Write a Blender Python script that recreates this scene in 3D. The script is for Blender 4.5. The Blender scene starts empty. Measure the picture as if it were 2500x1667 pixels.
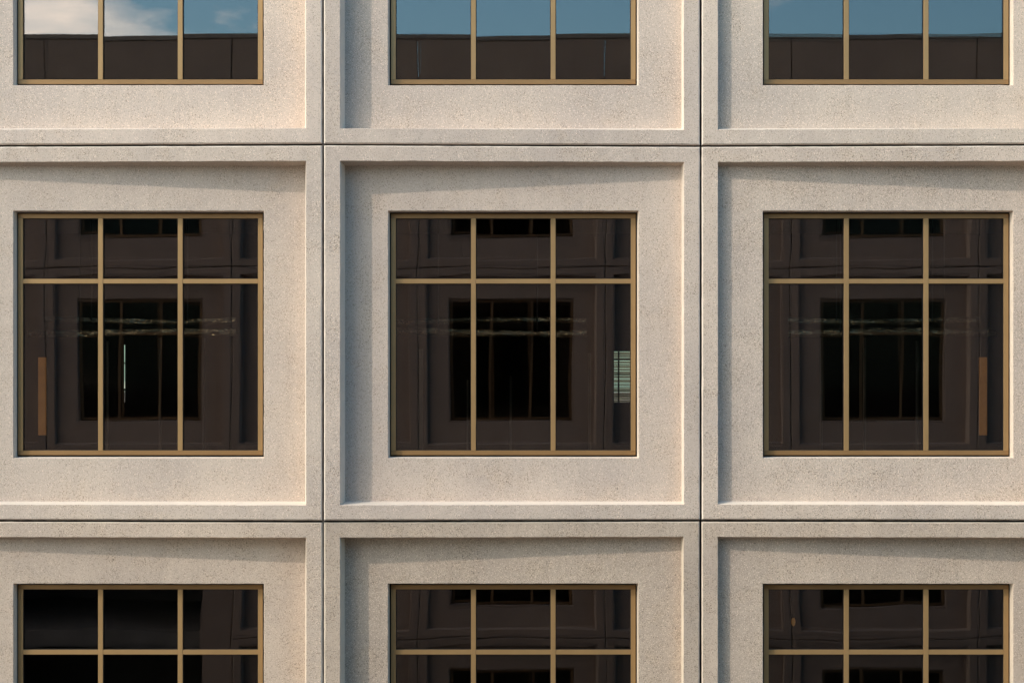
import bpy, bmesh, math, random
from mathutils import Vector, Matrix, noise as mnoise

random.seed(7)
C = bpy.context.scene
COL = C.collection

# ------------------------------------------------------------------ camera, sky, sun, exposure
CAM_Z = 12.2            # eye height above the courtyard
DIST = 23.2             # eye to the recessed wall plane (y = 0)
PXF = 5800.0            # focal length in pixels of the 2500 px wide frame
cam = bpy.data.cameras.new('camera')
cam.sensor_width = 36.0
cam.lens = PXF / 2500.0 * 36.0
cam.shift_x = 0.0
cam.shift_y = (945.0 - 833.5) / 2500.0
cam.clip_start = 0.05
cam.clip_end = 20000
camo = bpy.data.objects.new('camera', cam)
camo.location = (0.0, -DIST, CAM_Z)
camo.rotation_euler = (math.radians(90), 0, 0)
COL.objects.link(camo)
C.camera = camo

SUN_FROM = Vector((-1.15, -1.0, 1.19)).normalized()      # towards the sun
EL = math.asin(SUN_FROM.z)
AZ = math.atan2(SUN_FROM.x, SUN_FROM.y)

w = bpy.data.worlds.new('World')
C.world = w
w.use_nodes = True
nt = w.node_tree
nt.nodes.clear()
out = nt.nodes.new('ShaderNodeOutputWorld')
bg = nt.nodes.new('ShaderNodeBackground')
bg.inputs['Strength'].default_value = 0.15
sky = nt.nodes.new('ShaderNodeTexSky')
sky.sky_type = 'NISHITA'
sky.sun_disc = False
sky.sun_elevation = EL
sky.sun_rotation = AZ % (2 * math.pi)
sky.altitude = 50
sky.air_density = 1.0
sky.dust_density = 1.0
sky.ozone_density = 1.6
geo = nt.nodes.new('ShaderNodeTexCoord')
mp = nt.nodes.new('ShaderNodeMapping')
mp.inputs['Location'].default_value = (17.58, 1.95, 2.72)
mp.inputs['Scale'].default_value = (1.0, 1.0, 2.2)
nz = nt.nodes.new('ShaderNodeTexNoise')
nz.inputs['Scale'].default_value = 5.5
nz.inputs['Detail'].default_value = 9
nz.inputs['Roughness'].default_value = 0.62
nz.inputs['Distortion'].default_value = 0.3
sep = nt.nodes.new('ShaderNodeSeparateXYZ')
ma = nt.nodes.new('ShaderNodeMath'); ma.operation = 'MULTIPLY_ADD'    # cloudier towards the left
ma.inputs[1].default_value = -0.75
ma.inputs[2].default_value = -0.125
cl = nt.nodes.new('ShaderNodeClamp'); cl.inputs['Min'].default_value = -0.16; cl.inputs['Max'].default_value = 0.14
ad = nt.nodes.new('ShaderNodeMath'); ad.operation = 'ADD'
ramp = nt.nodes.new('ShaderNodeValToRGB')
ramp.color_ramp.elements[0].position = 0.495
ramp.color_ramp.elements[1].position = 0.72
mix = nt.nodes.new('ShaderNodeMix'); mix.data_type = 'RGBA'
tint = nt.nodes.new('ShaderNodeMix'); tint.data_type = 'RGBA'; tint.blend_type = 'MULTIPLY'
tint.inputs[0].default_value = 1.0
tint.inputs[7].default_value = (1.08, 1.72, 1.84, 1)
L = nt.links.new
L(geo.outputs['Generated'], mp.inputs['Vector'])
L(mp.outputs['Vector'], nz.inputs['Vector'])
L(geo.outputs['Generated'], sep.inputs[0])
L(sep.outputs['X'], ma.inputs[0])
L(ma.outputs[0], cl.inputs['Value'])
L(nz.outputs['Fac'], ad.inputs[0])
L(cl.outputs[0], ad.inputs[1])
L(ad.outputs[0], ramp.inputs['Fac'])
L(sky.outputs['Color'], tint.inputs[6])
L(ramp.outputs['Color'], mix.inputs[0])
L(tint.outputs[2], mix.inputs[6])
mix.inputs[7].default_value = (38.0, 36.5, 31.0, 1)
L(mix.outputs[2], bg.inputs['Color'])
L(bg.outputs[0], out.inputs['Surface'])

sun = bpy.data.lights.new('sun', 'SUN')
sun.energy = 2.0
sun.angle = math.radians(0.9)
sun.color = (1.0, 0.905, 0.79)
suno = bpy.data.objects.new('sun', sun)
suno.rotation_euler = (-SUN_FROM).to_track_quat('-Z', 'Y').to_euler()
suno.location = (-20, -30, 50)
COL.objects.link(suno)

C.view_settings.view_transform = 'Standard'
C.view_settings.look = 'None'
C.view_settings.exposure = -0.07
C.view_settings.gamma = 1.0
C.view_settings.use_curve_mapping = False
C.render.engine = 'CYCLES'
C.cycles.max_bounces = 10
C.cycles.diffuse_bounces = 5
C.cycles.glossy_bounces = 5
C.cycles.transparent_max_bounces = 16
C.cycles.use_denoising = True
C.cycles.sample_clamp_indirect = 6.0


# ------------------------------------------------------------------ helpers
def tag(o, label=None, cat=None, group=None, kind=None):
    if label: o['label'] = label
    if cat: o['category'] = cat
    if group: o['group'] = group
    if kind: o['kind'] = kind
    return o


def link(name, data, parent=None, loc=(0, 0, 0), rotz=0.0):
    o = bpy.data.objects.new(name, data)
    COL.objects.link(o)
    o.location = loc
    o.rotation_euler = (0, 0, rotz)
    if parent is not None:
        o.parent = parent
    return o


def mesh_from(name, verts, faces, mat=None, smooth=False):
    me = bpy.data.meshes.new(name)
    me.from_pydata(verts, [], faces)
    if mat: me.materials.append(mat)
    if smooth:
        for p in me.polygons: p.use_smooth = True
    me.update()
    return me


def bm_mesh(name, bm, mat):
    me = bpy.data.meshes.new(name)
    bmesh.ops.recalc_face_normals(bm, faces=bm.faces)
    bm.to_mesh(me); bm.free()
    me.materials.append(mat)
    return me


def add_box(bm, x0, x1, y0, y1, z0, z1, bev=0.0):
    vs = [bm.verts.new((x, y, z)) for x in (x0, x1) for y in (y0, y1) for z in (z0, z1)]
    fs = [(0, 1, 3, 2), (4, 6, 7, 5), (0, 4, 5, 1), (2, 3, 7, 6), (0, 2, 6, 4), (1, 5, 7, 3)]
    faces = [bm.faces.new([vs[i] for i in f]) for f in fs]
    if bev > 0:
        es = list({e for f in faces for e in f.edges})
        bmesh.ops.bevel(bm, geom=es, offset=bev, segments=1, affect='EDGES', profile=0.5)


def box_mesh(name, dims, mat, bev=0.0):
    bm = bmesh.new()
    add_box(bm, *dims, bev=bev)
    return bm_mesh(name, bm, mat)


def add_tube(bm, pts, r, seg=10):
    rings = []
    for i, p in enumerate(pts):
        p = Vector(p)
        d = (Vector(pts[min(i + 1, len(pts) - 1)]) - Vector(pts[max(i - 1, 0)])).normalized()
        u = d.cross(Vector((0, 0, 1)))
        if u.length < 1e-3: u = d.cross(Vector((0, 1, 0)))
        u.normalize(); v = d.cross(u)
        rings.append([bm.verts.new(p + r * (math.cos(a) * u + math.sin(a) * v))
                      for a in (2 * math.pi * k / seg for k in range(seg))])
    for a, b in zip(rings, rings[1:]):
        for k in range(seg):
            bm.faces.new((a[k], a[(k + 1) % seg], b[(k + 1) % seg], b[k]))
    bm.faces.new(rings[0][::-1]); bm.faces.new(rings[-1])


# ------------------------------------------------------------------ materials
def new_mat(name):
    m = bpy.data.materials.new(name)
    m.use_nodes = True
    t = m.node_tree
    b = t.nodes['Principled BSDF']
    return m, t, b


def nd(t, typ, **kw):
    n = t.nodes.new(typ)
    for k, v in kw.items():
        setattr(n, k, v)
    return n


def mixc(t, a, b, fac, blend='MIX'):
    n = nd(t, 'ShaderNodeMix', data_type='RGBA', blend_type=blend)
    for s, v in ((0, fac), (6, a), (7, b)):
        if hasattr(v, 'links') or isinstance(v, bpy.types.NodeSocket):
            t.links.new(v, n.inputs[s])
        else:
            n.inputs[s].default_value = v
    return n.outputs[2]


def math_n(t, op, a, b=None, c=None, clamp=False):
    n = nd(t, 'ShaderNodeMath', operation=op, use_clamp=clamp)
    for i, v in enumerate((a, b, c)):
        if v is None: continue
        if isinstance(v, bpy.types.NodeSocket): t.links.new(v, n.inputs[i])
        else: n.inputs[i].default_value = v
    return n.outputs[0]


def maprange(t, v, a, b, c=0.0, d=1.0):
    n = nd(t, 'ShaderNodeMapRange')
    t.links.new(v, n.inputs[0])
    for i, x in enumerate((a, b, c, d)):
        n.inputs[i + 1].default_value = x
    return n.outputs[0]


def tex_noise(t, vec, scale, detail=3, rough=0.5, dist=0.0):
    n = nd(t, 'ShaderNodeTexNoise')
    t.links.new(vec, n.inputs['Vector'])
    n.inputs['Scale'].default_value = scale
    n.inputs['Detail'].default_value = detail
    n.inputs['Roughness'].default_value = rough
    n.inputs['Distortion'].default_value = dist
    return n.outputs['Fac']


def tex_voro(t, vec, scale, feature='F1'):
    n = nd(t, 'ShaderNodeTexVoronoi', feature=feature)
    t.links.new(vec, n.inputs['Vector'])
    n.inputs['Scale'].default_value = scale
    return n


def concrete(name, base):
    """acid etched precast concrete: pale matrix, dark and light grains, rough where the grain is open"""
    m, t, b = new_mat(name)
    g = nd(t, 'ShaderNodeNewGeometry')
    oi = nd(t, 'ShaderNodeObjectInfo')
    pos = g.outputs['Position']
    big = tex_noise(t, pos, 0.9, 3, 0.55)
    mid = tex_noise(t, pos, 3.2, 4, 0.6, 0.4)
    fine = tex_noise(t, pos, 42.0, 4, 0.7)
    grain = tex_noise(t, pos, 160.0, 2, 0.6)
    # uneven exposure of the grain, differing from panel to panel
    rnd = math_n(t, 'MULTIPLY_ADD', oi.outputs['Alpha'], 1.0, -0.5)
    expo = math_n(t, 'ADD', maprange(t, mid, 0.32, 0.70), rnd, clamp=True)
    # broad tone, mottling
    c = mixc(t, (base[0] * 0.90, base[1] * 0.90, base[2] * 0.905, 1), (base[0] * 1.07, base[1] * 1.06, base[2] * 1.03, 1),
             maprange(t, big, 0.32, 0.68))
    c = mixc(t, c, (base[0] * 1.13, base[1] * 1.08, base[2] * 0.98, 1), math_n(t, 'MULTIPLY', maprange(t, mid, 0.5, 0.8), 0.5))
    c = mixc(t, c, (0.86, 0.86, 0.86, 1), maprange(t, fine, 0.35, 0.68, 0.55, 0.0), 'MULTIPLY')
    c = mixc(t, c, (0.80, 0.80, 0.79, 1), maprange(t, grain, 0.40, 0.60, 0.75, 0.0), 'MULTIPLY')
    # rain marks: faint, tall and thin
    mpn = nd(t, 'ShaderNodeMapping'); t.links.new(pos, mpn.inputs['Vector'])
    mpn.inputs['Scale'].default_value = (5.0, 5.0, 0.45)
    st = tex_noise(t, mpn.outputs[0], 1.6, 4, 0.6)
    c = mixc(t, c, (0.90, 0.895, 0.89, 1), maprange(t, st, 0.48, 0.74, 0.0, 0.65), 'MULTIPLY')
    # dark grains
    v1 = tex_voro(t, pos, 74.0)
    sp1 = math_n(t, 'LESS_THAN', v1.outputs['Distance'], math_n(t, 'MULTIPLY_ADD', expo, 0.16, 0.20))
    hs = nd(t, 'ShaderNodeSeparateColor'); t.links.new(v1.outputs['Color'], hs.inputs[0])
    pick = math_n(t, 'LESS_THAN', hs.outputs[0], math_n(t, 'MULTIPLY_ADD', expo, 0.26, 0.13))
    dark = math_n(t, 'MULTIPLY', sp1, pick)
    v3 = tex_voro(t, pos, 125.0)
    hs3 = nd(t, 'ShaderNodeSeparateColor'); t.links.new(v3.outputs['Color'], hs3.inputs[0])
    dark3 = math_n(t, 'MULTIPLY', math_n(t, 'LESS_THAN', v3.outputs['Distance'], 0.38),
                   math_n(t, 'LESS_THAN', hs3.outputs[0], math_n(t, 'MULTIPLY_ADD', expo, 0.22, 0.14)))
    # light grains
    v2 = tex_voro(t, pos, 84.0)
    hs2 = nd(t, 'ShaderNodeSeparateColor'); t.links.new(v2.outputs['Color'], hs2.inputs[0])
    lite = math_n(t, 'MULTIPLY', math_n(t, 'LESS_THAN', v2.outputs['Distance'], 0.30),
                  math_n(t, 'LESS_THAN', hs2.outputs[1], math_n(t, 'MULTIPLY_ADD', expo, 0.28, 0.12)))
    c = mixc(t, c, (min(1, base[0] * 1.55), min(1, base[1] * 1.52), base[2] * 1.45, 1), math_n(t, 'MULTIPLY', lite, 0.7))
    gcol = mixc(t, (0.055, 0.045, 0.038, 1), (0.15, 0.11, 0.075, 1), hs.outputs[2])
    c = mixc(t, c, gcol, math_n(t, 'MULTIPLY', dark3, 0.55))
    c = mixc(t, c, gcol, math_n(t, 'MULTIPLY', dark, 0.68))
    # each panel's own tone, plus painted light fall-off and far-wing shade
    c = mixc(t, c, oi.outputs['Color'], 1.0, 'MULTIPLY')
    hv = nd(t, 'ShaderNodeHueSaturation')
    t.links.new(c, hv.inputs['Color'])
    t.links.new(maprange(t, oi.outputs['Random'], 0, 1, 0.965, 1.03), hv.inputs['Value'])
    t.links.new(hv.outputs[0], b.inputs['Base Color'])
    b.inputs['Roughness'].default_value = 0.85
    b.inputs['Specular IOR Level'].default_value = 0.25
    # relief
    h = math_n(t, 'ADD', math_n(t, 'MULTIPLY', lite, 0.5), math_n(t, 'MULTIPLY', math_n(t, 'ADD', dark, dark3), -0.8))
    h = math_n(t, 'ADD', h, math_n(t, 'MULTIPLY', tex_noise(t, pos, 75.0, 3, 0.7), 1.6))
    bp = nd(t, 'ShaderNodeBump')
    t.links.new(math_n(t, 'MULTIPLY_ADD', expo, 0.46, 0.12), bp.inputs['Strength'])
    bp.inputs['Distance'].default_value = 0.0075
    t.links.new(h, bp.inputs['Height'])
    bp2 = nd(t, 'ShaderNodeBump')
    bp2.inputs['Strength'].default_value = 0.35
    bp2.inputs['Distance'].default_value = 0.012
    t.links.new(tex_noise(t, pos, 3.0, 2, 0.5), bp2.inputs['Height'])
    t.links.new(bp2.outputs[0], bp.inputs['Normal'])
    t.links.new(bp.outputs[0], b.inputs['Normal'])
    return m


M = {}
M['concrete'] = concrete('precast_concrete', (0.582, 0.469, 0.399))


def smooth_concrete(name, base):
    m, t, b = new_mat(name)
    g = nd(t, 'ShaderNodeNewGeometry')
    pos = g.outputs['Position']
    c = mixc(t, tuple(x * 0.94 for x in base) + (1,), tuple(x * 1.05 for x in base) + (1,), maprange(t, tex_noise(t, pos, 4.0, 4, 0.6), 0.3, 0.7))
    c = mixc(t, c, (0.86, 0.855, 0.85, 1), maprange(t, tex_noise(t, pos, 70.0, 3, 0.6), 0.42, 0.62, 0.8, 0.0), 'MULTIPLY')
    oi = nd(t, 'ShaderNodeObjectInfo')
    c = mixc(t, c, oi.outputs['Color'], 1.0, 'MULTIPLY')
    t.links.new(c, b.inputs['Base Color'])
    b.inputs['Roughness'].default_value = 0.7
    bp = nd(t, 'ShaderNodeBump'); bp.inputs['Strength'].default_value = 0.15; bp.inputs['Distance'].default_value = 0.005
    t.links.new(tex_noise(t, pos, 60.0, 3, 0.6), bp.inputs['Height']); t.links.new(bp.outputs[0], b.inputs['Normal'])
    return m


M['cast_face'] = smooth_concrete('smooth_cast_concrete', (0.74, 0.635, 0.54))


def simple(name, col, rough=0.6, metal=0.0, nscale=8.0, namp=0.15, bump=0.0, spec=0.5):
    m, t, b = new_mat(name)
    g = nd(t, 'ShaderNodeNewGeometry')
    n = tex_noise(t, g.outputs['Position'], nscale, 4, 0.6)
    c = mixc(t, tuple(x * (1 - namp) for x in col) + (1,), tuple(min(1, x * (1 + namp)) for x in col) + (1,), maprange(t, n, 0.3, 0.7))
    oi = nd(t, 'ShaderNodeObjectInfo')
    c = mixc(t, c, oi.outputs['Color'], 1.0, 'MULTIPLY')
    t.links.new(c, b.inputs['Base Color'])
    b.inputs['Roughness'].default_value = rough
    b.inputs['Metallic'].default_value = metal
    b.inputs['Specular IOR Level'].default_value = spec
    if bump:
        bp = nd(t, 'ShaderNodeBump'); bp.inputs['Strength'].default_value = bump
        bp.inputs['Distance'].default_value = 0.02
        t.links.new(n, bp.inputs['Height']); t.links.new(bp.outputs[0], b.inputs['Normal'])
    return m


M['bronze'] = simple('bronze_anodised', (0.36, 0.214, 0.092), 0.38, 0.4, 2.5, 0.07)
M['bronze_deep'] = simple('deeper_bronze_anodised', (0.28, 0.155, 0.062), 0.38, 0.4, 2.5, 0.08)
M['gasket'] = simple('black_gasket', (0.012, 0.011, 0.011), 0.7, 0, 20, 0.2, spec=0.2)
M['seal_dark'] = simple('dark_sealant', (0.035, 0.027, 0.024), 0.8, 0, 12, 0.3, spec=0.2)
M['seal_grey'] = simple('grey_sealant', (0.17, 0.14, 0.12), 0.8, 0, 12, 0.25, spec=0.2)
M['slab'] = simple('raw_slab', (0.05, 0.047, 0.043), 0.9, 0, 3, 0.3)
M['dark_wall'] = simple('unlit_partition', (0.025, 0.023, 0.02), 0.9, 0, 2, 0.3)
M['coping'] = simple('coping_metal', (0.20, 0.17, 0.14), 0.5, 0.4, 4, 0.1)
M['steel'] = simple('galvanised_stud', (0.14, 0.135, 0.12), 0.45, 0.3, 6, 0.2)
def thin(name, col):
    m = bpy.data.materials.new(name); m.use_nodes = True
    t = m.node_tree; t.nodes.clear()
    o_ = nd(t, 'ShaderNodeOutputMaterial'); a_ = nd(t, 'ShaderNodeBsdfTranslucent'); b_ = nd(t, 'ShaderNodeBsdfDiffuse')
    a_.inputs[0].default_value = col; b_.inputs[0].default_value = col
    mx = nd(t, 'ShaderNodeMixShader'); mx.inputs[0].default_value = 0.4
    t.links.new(a_.outputs[0], mx.inputs[1]); t.links.new(b_.outputs[0], mx.inputs[2]); t.links.new(mx.outputs[0], o_.inputs[0])
    return m


M['blind'] = thin('blind_slat', (0.62, 0.60, 0.50, 1))
M['blind_thick'] = thin('blind_slat_thick', (0.42, 0.40, 0.32, 1))
M['paving'] = simple('courtyard_paving', (0.12, 0.10, 0.085), 0.85, 0, 1.3, 0.2, 0.2)
M['base'] = simple('bounce_cutting_base', (0.07, 0.06, 0.05), 0.5, 0.2, 3, 0.15)
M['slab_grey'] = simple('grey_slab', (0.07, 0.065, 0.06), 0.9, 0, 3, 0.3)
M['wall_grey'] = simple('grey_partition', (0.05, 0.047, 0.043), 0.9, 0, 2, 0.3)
M['black'] = simple('black_frame', (0.02, 0.02, 0.02), 0.5, 0, 5, 0.1)

# crumpled foil
m, t, b = new_mat('crumpled_foil')
g = nd(t, 'ShaderNodeNewGeometry')
b.inputs['Base Color'].default_value = (0.80, 0.76, 0.66, 1)
b.inputs['Metallic'].default_value = 0.95
b.inputs['Roughness'].default_value = 0.16
bp = nd(t, 'ShaderNodeBump'); bp.inputs['Strength'].default_value = 1.0; bp.inputs['Distance'].default_value = 0.05
t.links.new(tex_noise(t, g.outputs['Position'], 8.0, 3, 0.6, 1.0), bp.inputs['Height'])
t.links.new(bp.outputs[0], b.inputs['Normal'])
M['foil'] = m
b.inputs['Base Color'].default_value = (0.50, 0.42, 0.30, 1); b.inputs['Metallic'].default_value = 0.9; b.inputs['Roughness'].default_value = 0.2

# glass sheet: part mirror, part tinted see-through
def glass(name, tint_, extra, gcol):
    m = bpy.data.materials.new(name); m.use_nodes = True
    t = m.node_tree; t.nodes.clear()
    o_ = nd(t, 'ShaderNodeOutputMaterial')
    tr = nd(t, 'ShaderNodeBsdfTransparent'); tr.inputs['Color'].default_value = tint_
    gl = nd(t, 'ShaderNodeBsdfGlossy'); gl.inputs['Roughness'].default_value = 0.0
    gl.inputs['Color'].default_value = gcol
    fr = nd(t, 'ShaderNodeFresnel'); fr.inputs['IOR'].default_value = 1.5
    mx = nd(t, 'ShaderNodeMixShader')
    t.links.new(math_n(t, 'ADD', fr.outputs[0], extra), mx.inputs[0])
    t.links.new(tr.outputs[0], mx.inputs[1]); t.links.new(gl.outputs[0], mx.inputs[2])
    t.links.new(mx.outputs[0], o_.inputs[0])
    return m


M['glass'] = glass('tinted_glass', (0.80, 0.77, 0.72, 1), 0.066, (1.0, 0.90, 0.925, 1))
M['glass_far'] = glass('dark_tinted_glass', (0.4, 0.4, 0.4, 1), -0.025, (0.9, 0.8, 0.75, 1))


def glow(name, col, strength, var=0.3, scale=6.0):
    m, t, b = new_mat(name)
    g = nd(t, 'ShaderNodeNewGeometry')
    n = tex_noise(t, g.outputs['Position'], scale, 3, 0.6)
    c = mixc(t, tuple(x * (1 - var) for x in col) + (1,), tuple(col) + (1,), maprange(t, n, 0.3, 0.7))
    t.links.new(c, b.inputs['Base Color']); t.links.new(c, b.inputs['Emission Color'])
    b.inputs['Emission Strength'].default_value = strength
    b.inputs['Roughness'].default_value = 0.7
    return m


# ------------------------------------------------------------------ dimensions (metres)
PW, PH = 3.66, 3.636                # panel grid
X0 = 0.005                          # centre of the middle panel
ZC = CAM_Z + 0.523                  # centre of the middle row
GAP = 0.0098
DEEP, SHAL = 0.262, 0.122           # how far the ribs stand out at the two kinds of joint


def ring(hx0, hx1, z0, z1, yf, n):
    c = [(hx0, z0), (hx1, z0), (hx1, z1), (hx0, z1)]
    pts = []
    for i in range(4):
        a, b2 = c[i], c[(i + 1) % 4]
        for k in range(n):
            s = k / n
            x = a[0] + (b2[0] - a[0]) * s; z = a[1] + (b2[1] - a[1]) * s
            pts.append((x, yf(x), z))
    return pts


def panel_mesh(dl, dr, seed, kd=1.0):
    """one precast panel: back, joint sides, arris, rib face, drafted reveal, field, window opening"""
    rnd = random.Random(seed)
    hw, hh = PW / 2 - GAP, PH / 2 - GAP
    F = lambda x: -kd * (dl + (dr - dl) * (x + PW / 2) / PW)
    const = lambda v: (lambda x: v)
    ro, rz = 1.664, 1.660
    il, ir = ro - 0.11 * dl, ro - 0.11 * dr
    iz = 1.637
    ox0, ox1, oz0, oz1 = -1.214, 1.231, -1.214, 1.197
    n = 56
    specs = [
        (-hw, hw, -hh, hh, const(0.145), 0),
        (-hw, hw, -hh, hh, lambda x: F(x) + 0.014, 0.0006),
        (-hw + 0.011, hw - 0.011, -hh + 0.013, hh - 0.009, F, 0.0014),
        (-ro - 0.003, ro + 0.003, -rz - 0.003, rz + 0.003, F, 0.0012),
        (-ro, ro, -rz, rz, lambda x: F(x) + 0.004, 0.0012),
        (-il - 0.001, ir + 0.001, -iz - 0.001, iz + 0.001, const(-0.006), 0),
        (-il + 0.005, ir - 0.005, -iz + 0.005, iz - 0.005, const(0.0), 0),
        (ox0 - 0.004, ox1 + 0.004, oz0 - 0.004, oz1 + 0.004, const(0.0), 0.0012),
        (ox0 + 0.001, ox1 - 0.001, oz0 + 0.001, oz1 - 0.001, const(0.006), 0.0008),
        (ox0 + 0.010, ox1 - 0.010, oz0 + 0.010, oz1 - 0.008, const(0.145), 0),
    ]
    V, Fc = [], []
    for (a, b2, c, d, yf, j) in specs:
        base = len(V)
        for i, p in enumerate(ring(a, b2, c, d, yf, n)):
            if j and i % n:
                p = (p[0] + rnd.gauss(0, j), p[1] + rnd.gauss(0, j * 0.4), p[2] + rnd.gauss(0, j))
            V.append(p)
    N = 4 * n
    R = len(specs)
    for r in range(R):
        q = (r + 1) % R
        for i in range(N):
            k = (i + 1) % N
            Fc.append((r * N + i, r * N + k, q * N + k, q * N + i))
    me = mesh_from('concrete_panel', V, Fc, M['concrete'])
    me.materials.append(M['cast_face'])            # mould faces smooth and pale, except undersides
    for i, p in enumerate(me.polygons):
        side = (i % N) // n                       # 0 bottom, 1 right, 2 top, 3 left
        if (i // N == 1 and side != 0) or (i // N in (4, 8) and side != 2): p.material_index = 1  # undersides keep the darker concrete: soffit shade put into colour
    return me


PANELS = {(s, v): panel_mesh(*((SHAL, DEEP) if s else (DEEP, SHAL)), 10 * s + v, kd) for s in (0, 1) for v, kd in ((0, 1.0), (1, 0.985), (2, 0.9))}

# window members; the origin is the panel's centre
FX0, FX1, FZ0, FZ1 = -1.192, 1.208, -1.188, 1.177
JW, MW, HH_ = 0.046, 0.047, 0.045
MX = (0.008 - 0.391, 0.008 + 0.391)
TZ = 0.516
bays = [(FX0 + JW, MX[0] - MW / 2), (MX[0] + MW / 2, MX[1] - MW / 2), (MX[1] + MW / 2, FX1 - JW)]
rowsz = [(FZ0 + HH_, TZ - 0.023), (TZ + 0.023, FZ1 - HH_)]
MEM = []
MEM.append(('frame_head', box_mesh('frame_head', (FX0, FX1, 0.113, 0.20, FZ1 - HH_, FZ1), M['bronze_deep'], 0.0018)))
MEM.append(('frame_sill', box_mesh('frame_sill', (FX0, FX1, 0.113, 0.20, FZ0, FZ0 + HH_), M['bronze_deep'], 0.0018)))
for a, b2 in ((FX0, FX0 + JW), (FX1 - JW, FX1)):
    MEM.append(('frame_jamb', box_mesh('frame_jamb', (a, b2, 0.1145, 0.20, FZ0 + HH_ + 0.0008, FZ1 - HH_ - 0.0008), M['bronze'], 0.0015)))
for x in MX:
    MEM.append(('mullion', box_mesh('mullion', (x - MW / 2, x + MW / 2, 0.111, 0.20, FZ0 + HH_ + 0.0008, FZ1 - HH_ - 0.0008), M['bronze'], 0.002)))
for a, b2 in bays:
    MEM.append(('transom', box_mesh('transom', (a + 0.0006, b2 - 0.0006, 0.1135, 0.20, TZ - 0.023, TZ + 0.023), M['bronze'], 0.0018)))

bm = bmesh.new()                      # black seal round the frame, and glazing gaskets round each pane
gx0, gx1, gz0, gz1 = -1.24, 1.26, -1.24, 1.225
add_box(bm, gx0, FX0 + 0.01, 0.148, 0.19, gz0, gz1)
add_box(bm, FX1 - 0.01, gx1, 0.148, 0.19, gz0, gz1)
add_box(bm, FX0 + 0.01, FX1 - 0.01, 0.148, 0.19, gz0, FZ0 + 0.01)
add_box(bm, FX0 + 0.01, FX1 - 0.01, 0.148, 0.19, FZ1 - 0.01, gz1)
for a, b2 in bays:
    for c, d in rowsz:
        gk = 0.006
        add_box(bm, a - 0.002, a + gk, 0.140, 0.186, c, d)
        add_box(bm, b2 - gk, b2 + 0.002, 0.140, 0.186, c, d)
        add_box(bm, a + gk, b2 - gk, 0.140, 0.186, c - 0.002, c + gk)
        add_box(bm, a + gk, b2 - gk, 0.140, 0.186, d - gk, d + 0.002)
SEAL = bm_mesh('window', bm, M['gasket'])


def pane_mesh(x0, x1, z0, z1, seed, mat):
    """a double-glazed unit: two sheets, each very slightly bowed as real units are"""
    r = random.Random(seed)
    V, Fc = [], []
    nx, nz_ = 18, 26
    for y, sg in ((0.150, 1), (0.172, -1)):
        A = sg * (r.uniform(0.00002, 0.00010) if sg > 0 else r.uniform(0.00015, 0.00034)) * (1.0 if (z1 - z0) < 1 else 1.15)
        B, Cc = r.uniform(-.00014, .00014), r.uniform(-.0003, .0003) * (1.0 if (z1 - z0) < 1 else 3.2)
        Tw = r.uniform(-.0003, .0003)
        ph, pv = r.uniform(0, 6), r.uniform(0, 6)
        off = len(V)
        for j in range(nz_ + 1):
            for i in range(nx + 1):
                u = 2 * i / nx - 1; v = 2 * j / nz_ - 1
                dy = A * (1 - u * u) * (1 - v * v) + B * u * 0.6 + Cc * v * 0.8 + Tw * u * v + 0.00003 * math.sin(3.1 * u + ph) * math.sin(4.0 * v + pv)
                V.append((x0 + (x1 - x0) * i / nx, y + dy, z0 + (z1 - z0) * j / nz_))
        for j in range(nz_):
            for i in range(nx):
                a = off + j * (nx + 1) + i
                Fc.append((a, a + 1, a + nx + 2, a + nx + 1))
    return mesh_from('pane', V, Fc, mat, smooth=True)


PANES = {}
PANEL_TONE_FALLOFF = {(-1, 1): (1.03, 1.025, 1.03, 0.40), (0, 1): (1.04, 1.03, 1.03, 0.42), (1, 1): (1.03, 1.03, 1.02, 0.44),  # tone and grain per panel; lower rows darker to paint light fall-off
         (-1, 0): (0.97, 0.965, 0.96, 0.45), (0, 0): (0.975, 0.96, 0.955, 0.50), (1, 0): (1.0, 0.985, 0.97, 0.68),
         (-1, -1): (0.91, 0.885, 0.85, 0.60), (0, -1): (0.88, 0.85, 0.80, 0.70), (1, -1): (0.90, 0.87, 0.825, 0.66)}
for vi in range(4):
    for bi, (a, b2) in enumerate(bays):
        for ri, (c, d) in enumerate(rowsz):
            for fi, mt in enumerate((M['glass'], M['glass_far'])):
                PANES[(vi, bi, ri, fi)] = pane_mesh(a, b2, c, d, 1000 + vi * 100 + bi * 10 + ri, mt)


# ------------------------------------------------------------------ a building wing
def rot(parent_face, x, y):
    return (x, y) if parent_face > 0 else (-x, -y)


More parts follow.
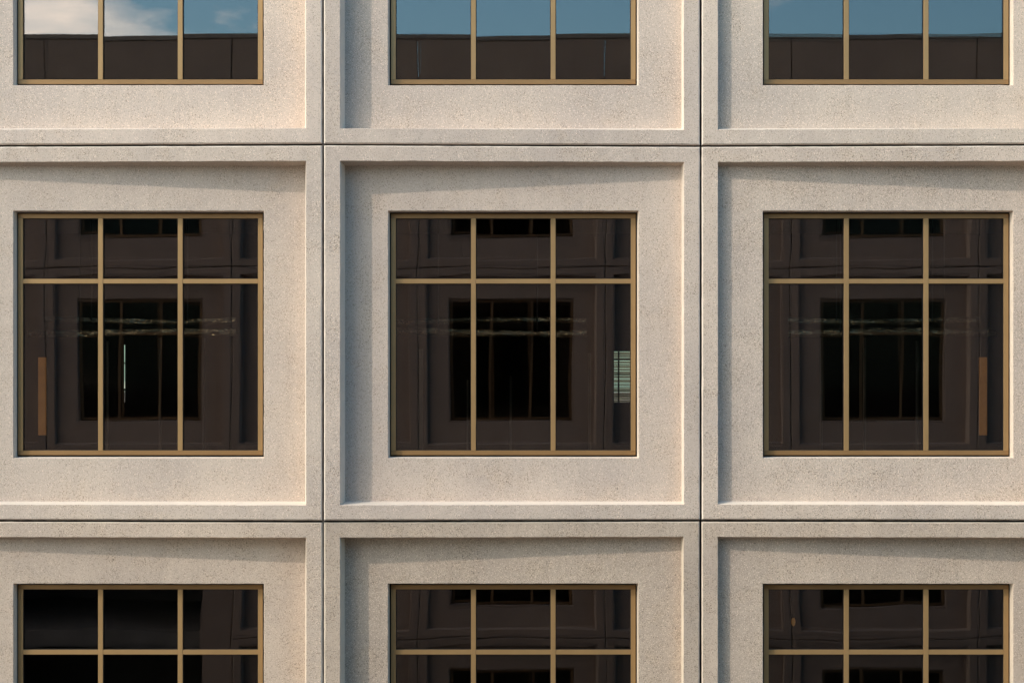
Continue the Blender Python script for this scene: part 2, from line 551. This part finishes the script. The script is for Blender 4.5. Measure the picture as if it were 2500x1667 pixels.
def wing(root, cols, rows, wlabels=None, variant=0, far_=0, unglazed=(), void=()):
    """facade in the root's own frame: wall plane y = 0, outside towards -y"""
    rnd = random.Random(31 + variant)
    for r in rows:
        for c in cols:
            if (c, r) in void: continue            # a bay left open
            zc = ZC + r * PH
            flip = (c + variant) % 2          # deep joint on the left or on the right
            vv = 2 if r <= -1 else (0 if r == 0 else 1)
            pn = link('concrete_panel', PANELS[(flip, vv)], root,
                      (X0 + c * PW + rnd.uniform(-.0015, .0015), rnd.uniform(-.002, .002), zc + rnd.uniform(-.0015, .0015)))
            pn.rotation_euler = (rnd.uniform(-.0003, .0003), rnd.uniform(-.0004, .0004), rnd.uniform(-.0006, .0006))
            pn.color = PANEL_TONE_FALLOFF.get((c, r), (0.97 + 0.05 * rnd.random(),) * 3 + (0.45 + 0.2 * rnd.random(),)) if not far_ else \
                {-1: (0.37, 0.345, 0.335, 0.7), -2: (0.32, 0.30, 0.29, 0.7)}.get(r, (0.46, 0.435, 0.425, 0.5))  # far panels darkened, more in lower rows: shade put into colour
            if (c, r) in unglazed: continue        # an opening still waiting for its window
            wd = link('window', SEAL, root, (X0 + c * PW, 0, zc))
            if wlabels and (c, r) in wlabels:
                wd['label'] = wlabels[(c, r)]
            for nme, me in MEM:
                fm_ = link(nme, me, wd)
                if far_: fm_.color = (0.38, 0.36, 0.34, 1)      # far frames darkened in colour to keep their reflection dim
            vi = rnd.randrange(4)
            for bi in range(3):
                for ri in range(2):
                    link('pane', PANES[((vi + bi * 2 + ri) % 4, bi, ri, far_)], wd)
    # sealant in the joints
    zt = ZC + (max(rows) + 0.5) * PH; zb = ZC + (min(rows) - 0.5) * PH
    xl = X0 + (min(cols) - 0.5) * PW; xr = X0 + (max(cols) + 0.5) * PW
    for c in list(cols) + [max(cols) + 1]:
        x = X0 + (c - 0.5) * PW
        deep = (c + variant) % 2 == 0
        y = -(DEEP * 0.9 - 0.022) if deep else -(SHAL * 0.9 - 0.060)
        bm = bmesh.new()
        for r in rows:
            if (c, r) in void or (c == max(cols) + 1 and (c - 1, r) in void): continue
            add_box(bm, x - GAP - .002, x + GAP + .002, y, 0.12, ZC + (r - 0.5) * PH + .001, ZC + (r + 0.5) * PH - .001)
        link('joint_seal', bm_mesh('joint_seal', bm, M['seal_grey'] if deep and not far_ else M['seal_dark']), root)
    for r in list(rows) + [max(rows) + 1]:
        z = ZC + (r - 0.5) * PH
        V, Fc = [], []
        for c in cols:
            if (c, r) in void: continue
            a = len(V)
            for cc in (c, c + 1):
                x = X0 + (cc - 0.5) * PW
                d = -(DEEP * 0.9 - 0.06) if (cc + variant) % 2 == 0 else -(SHAL * 0.9 - 0.06)
                V += [(x, d, z - GAP - .002), (x, d, z + GAP + .002), (x, 0.12, z - GAP - .002), (x, 0.12, z + GAP + .002)]
            e = a + 4
            Fc += [(a, e, e + 1, a + 1), (a + 1, e + 1, e + 3, a + 3), (a, a + 2, e + 2, e)]
        link('joint_seal', mesh_from('joint_seal', V, Fc, M['seal_dark']), root)
    # parapet: one plain panel over each column, and a coping
    for c in cols:
        bm = bmesh.new()
        add_box(bm, c * PW + X0 - PW / 2 + GAP, c * PW + X0 + PW / 2 - GAP, -0.19, 0.16, zt + GAP, zt + 0.82, 0.008)
        pp = link('parapet_panel', bm_mesh('parapet_panel', bm, M['concrete']), root)
        pp.color = (0.50, 0.48, 0.455, 0.4) if far_ else (1, 1, 1, 0.5)  # far parapet darkened in colour too, so the mirrored sky stands out
        bm = bmesh.new()
        add_box(bm, c * PW + X0 - PW / 2 + 0.003, c * PW + X0 + PW / 2 - 0.003, -0.215, 0.20, zt + 0.825, zt + 0.915, 0.006)
        link('coping', bm_mesh('coping', bm, M['coping']), root)
    # plain unseen base wall to the ground, coloured dark to cut bounce light
    bm = bmesh.new()
    add_box(bm, xl, xr, -0.15, 0.15, 0.0, zb - GAP, 0.01)
    link('base_wall', bm_mesh('base_wall', bm, M['base']), root)
    return xl, xr, zb, zt


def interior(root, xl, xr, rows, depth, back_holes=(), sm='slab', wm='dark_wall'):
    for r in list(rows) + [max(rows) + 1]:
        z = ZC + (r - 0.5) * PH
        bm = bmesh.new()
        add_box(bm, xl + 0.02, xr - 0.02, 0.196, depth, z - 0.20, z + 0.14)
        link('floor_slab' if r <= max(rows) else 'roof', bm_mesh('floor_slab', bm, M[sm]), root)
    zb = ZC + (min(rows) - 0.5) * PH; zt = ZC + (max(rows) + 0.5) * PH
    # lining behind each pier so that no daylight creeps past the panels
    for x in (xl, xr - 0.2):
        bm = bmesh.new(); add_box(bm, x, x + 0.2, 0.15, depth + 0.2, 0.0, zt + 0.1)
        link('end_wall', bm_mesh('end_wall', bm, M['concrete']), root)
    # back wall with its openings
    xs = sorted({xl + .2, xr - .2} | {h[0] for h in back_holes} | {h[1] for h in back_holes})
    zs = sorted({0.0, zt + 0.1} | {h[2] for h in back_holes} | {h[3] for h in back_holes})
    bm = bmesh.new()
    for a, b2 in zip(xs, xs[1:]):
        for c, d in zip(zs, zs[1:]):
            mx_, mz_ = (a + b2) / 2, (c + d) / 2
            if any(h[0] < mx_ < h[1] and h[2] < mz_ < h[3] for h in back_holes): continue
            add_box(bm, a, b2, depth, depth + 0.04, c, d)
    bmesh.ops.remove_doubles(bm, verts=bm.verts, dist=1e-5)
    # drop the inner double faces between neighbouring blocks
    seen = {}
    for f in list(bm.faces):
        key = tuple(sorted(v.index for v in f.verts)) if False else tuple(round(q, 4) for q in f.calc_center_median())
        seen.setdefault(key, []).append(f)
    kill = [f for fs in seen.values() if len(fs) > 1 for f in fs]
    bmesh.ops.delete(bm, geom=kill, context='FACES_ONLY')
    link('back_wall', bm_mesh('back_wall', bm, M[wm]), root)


# the sunlit wing in front of the camera
near = link('office_building', None)
tag(near, 'pale speckled precast concrete office facade in full sun, seen straight on', 'building')
WL = {
    (-1, 1): 'upper left window reflecting blue sky and a white cloud',
    (0, 1): 'upper middle window reflecting clear sky above a parapet',
    (1, 1): 'upper right window reflecting clear sky above a parapet',
    (-1, 0): 'window with foil wrapped ducts and a thin slit of daylight behind it',
    (0, 0): 'window showing a bright slatted blind deep inside at its right edge',
    (1, 0): 'window with a warm self-glowing board behind its right pane',
    (-1, -1): 'lower left window, its panes almost black',
    (0, -1): 'lower middle window with dark reflections',
    (1, -1): 'lower right window with a small warm lamp glow inside',
}
cols = [-2, -1, 0, 1, 2]
rows = [-1, 0, 1]
# index 0 column has its deep joint on the left, so flip = c % 2 works with variant 0
xl, xr, zb, zt = wing(near, cols, rows, WL, 0)
BD = 10.0                                   # depth of the rooms
SB = PXF / (DIST + BD)                      # pixels per metre at the back wall
bx0 = (1499 - 1250) / SB; bx1 = bx0 + 0.95
bz1 = CAM_Z + (945 - 858) / SB; bz0 = CAM_Z + (945 - 982) / SB
sx = (303.3 - 1250) / SB
holes = [(bx0, bx1, bz0, bz1), (sx - 0.006, sx + 0.012, CAM_Z + 0.345, CAM_Z + 0.59), (sx - 0.006, sx + 0.012, CAM_Z - 0.02, CAM_Z + 0.325), (sx - 0.002, sx + 0.010, CAM_Z - 0.21, CAM_Z - 0.05)]
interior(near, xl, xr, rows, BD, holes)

# the shaded wing behind the camera, mirrored in the glass
far = link('shaded_office_building', None, None, (0, -DIST - 0.10, 0), math.pi)
tag(far, 'shaded office wing with parapet, seen mirrored in the window panes', 'building')
cols2 = [-3, -2, -1, 0, 1, 2, 3]
rows2 = [-2, -1, 0, 1]
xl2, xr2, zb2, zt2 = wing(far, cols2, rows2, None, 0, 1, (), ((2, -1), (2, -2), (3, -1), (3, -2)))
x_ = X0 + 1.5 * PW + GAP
link('plain_pier', box_mesh('plain_pier', (x_, x_ + 0.60, -0.2, 0.14, ZC - 2.5 * PH + GAP, ZC - 0.5 * PH - GAP), M['concrete'], 0.006), far).color = (0.33, 0.31, 0.30, 0.6)  # pier darkened in colour to dim its reflection
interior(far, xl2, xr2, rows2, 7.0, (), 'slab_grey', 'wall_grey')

# ------------------------------------------------------------------ things inside the rooms
def duct(x0, x1, y, z, r, seed, label):
    rnd = random.Random(seed)
    bm = bmesh.new()
    nseg, ns = int((x1 - x0) / 0.035), 22
    rings = []
    for i in range(nseg + 1):
        x = x0 + (x1 - x0) * i / nseg
        sag = 0.012 * math.sin(x * 2.3 + seed)
        tie = 1.0 - 0.16 * math.exp(-((x * 1.15 + seed * .37) % 1.0 - 0.5) ** 2 / 0.0012)
        ring_ = []
        for k in range(ns):
            a = 2 * math.pi * k / ns
            p = Vector((x * 6.0, math.cos(a) * 1.5, math.sin(a) * 1.5 + seed))
            d = mnoise.noise(p) * 0.22 + mnoise.noise(p * 2.2) * 0.20 + abs(mnoise.noise(p * 4.0)) * 0.14
            rr = r * tie * (1 + d)
            ring_.append(bm.verts.new((x, y + rr * math.cos(a), z + sag + rr * math.sin(a))))
        rings.append(ring_)
    for a, b2 in zip(rings, rings[1:]):
        for k in range(ns):
            bm.faces.new((a[k], a[(k + 1) % ns], b2[(k + 1) % ns], b2[k]))
    bm.faces.new(rings[0][::-1]); bm.faces.new(rings[-1])
    o = link('foil_duct', bm_mesh('foil_duct', bm, M['foil']))
    tag(o, label, 'duct', 'foil ducts under the ceiling')
    n_h = max(2, int((x1 - x0) / 1.3))
    zc_ = ZC + 0.5 * PH - 0.20
    for q in range(n_h):
        xh = x0 + (q + 0.5) * (x1 - x0) / n_h
        bm = bmesh.new()
        add_tube(bm, [(xh, y - r * 1.05, z), (xh, y - r * 1.05, zc_)], 0.006, 6)
        h = link('hanger', bm_mesh('hanger', bm, M['black']), o)
    return o


def at(px, py, depth):
    s = PXF / (DIST + depth)
    return (px - 1250) / s, depth, CAM_Z + (945 - py) / s


D1, D2 = 1.0, 1.45
for k, (a, b2, who) in enumerate(((70, 576, 'left window'), (950, 1432, 'middle window'), (1924, 2430, 'right window'))):
    x0_, _, z_ = at(a, 812, D1); x1_, _, _ = at(b2, 812, D1)
    duct(x0_, x1_, D1, z_, 0.036, 3 + k, 'lower of the two crumpled foil ducts behind the ' + who)
    x0_, _, z_ = at(a + (38 if k < 1 else 0), 783, D2); x1_, _, _ = at(b2 + (0 if k < 2 else -38), 783, D2)
    duct(x0_, x1_, D2, z_, 0.030, 13 + k, 'upper of the two crumpled foil ducts behind the ' + who)
x0_, _, z_ = at(1499, 812, D1); x1_, _, _ = at(1560, 812, D1)

# blind in the back window
bl = link('slatted_blind', None, None, (0, 0, 0))
tag(bl, 'pale slatted blind in a bright far window behind the middle window', 'blind')
rb = random.Random(5)
z = bz0 + 0.004
while z < bz1 - 0.01:
    hgt = rb.uniform(0.006, 0.034); y_ = BD + 0.06 + rb.uniform(0, 0.02)
    bm = bmesh.new()
    add_box(bm, bx0 + 0.003, bx1 - 0.003, y_, y_ + 0.002, z, min(z + hgt, bz1))
    link('slat', bm_mesh('slat', bm, M['blind' if rb.random() < .45 else 'blind_thick']), bl)
    z += hgt + rb.uniform(0.002, 0.011)
bm = bmesh.new()
xb = (1510.5 - 1250) / SB
add_box(bm, xb - 0.011, xb + 0.011, BD + 0.02, BD + 0.045, bz0, bz1)
zb_ = CAM_Z + (945 - 877.5) / SB
add_box(bm, bx0, bx1, BD + 0.022, BD + 0.043, zb_ - 0.008, zb_ + 0.008)
link('glazing_bar', bm_mesh('glazing_bar', bm, M['black']), bl)

# warm boards; no lamp, their glow is emission put into the material
wood = glow('self_glowing_plywood', (0.66, 0.30, 0.085), 0.21, 0.25)
for (pa, pb, txt) in ((93, 112, 'orange self-glowing plywood board behind the left pane of the left window'),
                      (2391, 2410, 'orange self-glowing plywood board behind the right pane of the right window')):
    x0_, y_, z1_ = at(pa, 872, 5.0); x1_, _, z0_ = at(pb, 1062, 5.0)
    bm = bmesh.new()
    add_box(bm, x0_, x1_, 5.0, 5.03, z0_, z1_, 0.003)
    o = link('plywood_board', bm_mesh('plywood_board', bm, wood)); tag(o, txt, 'board', 'self-glowing plywood boards')

# studs and posts of the unfinished rooms
STUDL = ['thin steel stud near the middle of the left window, right of the white slit',
         'steel stud behind the right panes of the left window',
         'steel stud behind the middle pane of the left window, just left of the white slit',
         'widest pale steel stud, behind the left pane of the middle window',
         'steel stud behind the centre of the dark middle pane of the middle window',
         'steel stud next to the left mullion of the middle window',
         'faint steel stud behind the right pane of the middle window, left of the blind',
         'faint steel stud behind the left pane of the right window',
         'steel stud in the middle pane of the right window, left of its centre',
         'steel stud near the right mullion of the right window']
posts = [(390, 5, 812, 1090), (496, 5, 812, 1090), (262, 4, 820, 1080), (1027, 11, 840, 1105), (1247, 6, 905, 1080),
         (1141, 4, 915, 1100), (1440, 7, 850, 1100), (2006, 5, 812, 1090), (2112, 5, 812, 1090), (2240, 4, 820, 1080)]
for i, (px, wpx, y0, y1) in enumerate(posts):
    dpt = 3.2 + (i % 3) * 0.8
    xc, y_, z1_ = at(px, 560, dpt)
    ww = wpx / (PXF / (DIST + dpt))
    zf = ZC - 0.5 * PH + 0.14; zcg = at(px, y0 + 12, dpt)[2]
    bm = bmesh.new()                       # open C section
    add_box(bm, xc - ww / 2, xc + ww / 2, y_, y_ + 0.002, zf, zcg)
    add_box(bm, xc - ww / 2, xc - ww / 2 + 0.002, y_ + 0.0025, y_ + 0.07, zf, zcg)
    add_box(bm, xc + ww / 2 - 0.002, xc + ww / 2, y_ + 0.0025, y_ + 0.07, zf, zcg)
    o = link('steel_stud', bm_mesh('steel_stud', bm, M['steel']))
    win = 'left' if px < 700 else ('middle' if px < 1600 else 'right')
    tag(o, STUDL[i], 'stud', 'steel studs behind the %s window' % win)

# small warm lamp in the lower right room
lx, ly, lz = at(1937, 1517, 3.0)
lamp = link('work_lamp', None, None, (lx, ly, lz))
tag(lamp, 'small warm glowing lamp behind the first pane of the lower right window', 'lamp')
bm = bmesh.new()
bmesh.ops.create_uvsphere(bm, u_segments=14, v_segments=10, radius=0.022)
bmesh.ops.scale(bm, vec=(1, 1, 2.2), verts=bm.verts)
link('bulb', bm_mesh('bulb', bm, glow('lamp_glow', (1.0, 0.55, 0.18), 0.12, 0.1)), lamp)
bm = bmesh.new()
bmesh.ops.create_cone(bm, cap_ends=True, segments=14, radius1=0.016, radius2=0.012, depth=0.05, matrix=Matrix.Translation((0, 0, 0.07)))
link('socket', bm_mesh('socket', bm, M['black']), lamp)
bm = bmesh.new()
add_tube(bm, [(0, 0, 0.08), (0, 0, (ZC - 0.5 * PH - 0.20) - lz)], 0.004, 6)
link('cord', bm_mesh('cord', bm, M['black']), lamp)

# ------------------------------------------------------------------ ground
bm = bmesh.new()
S = 6000
vs = [bm.verts.new(p) for p in ((-S, -S, 0), (S, -S, 0), (S, S, 0), (-S, S, 0))]
bm.faces.new(vs)
tag(link('ground', bm_mesh('ground', bm, M['paving']), None, (0, 0, -0.004)), kind='structure')
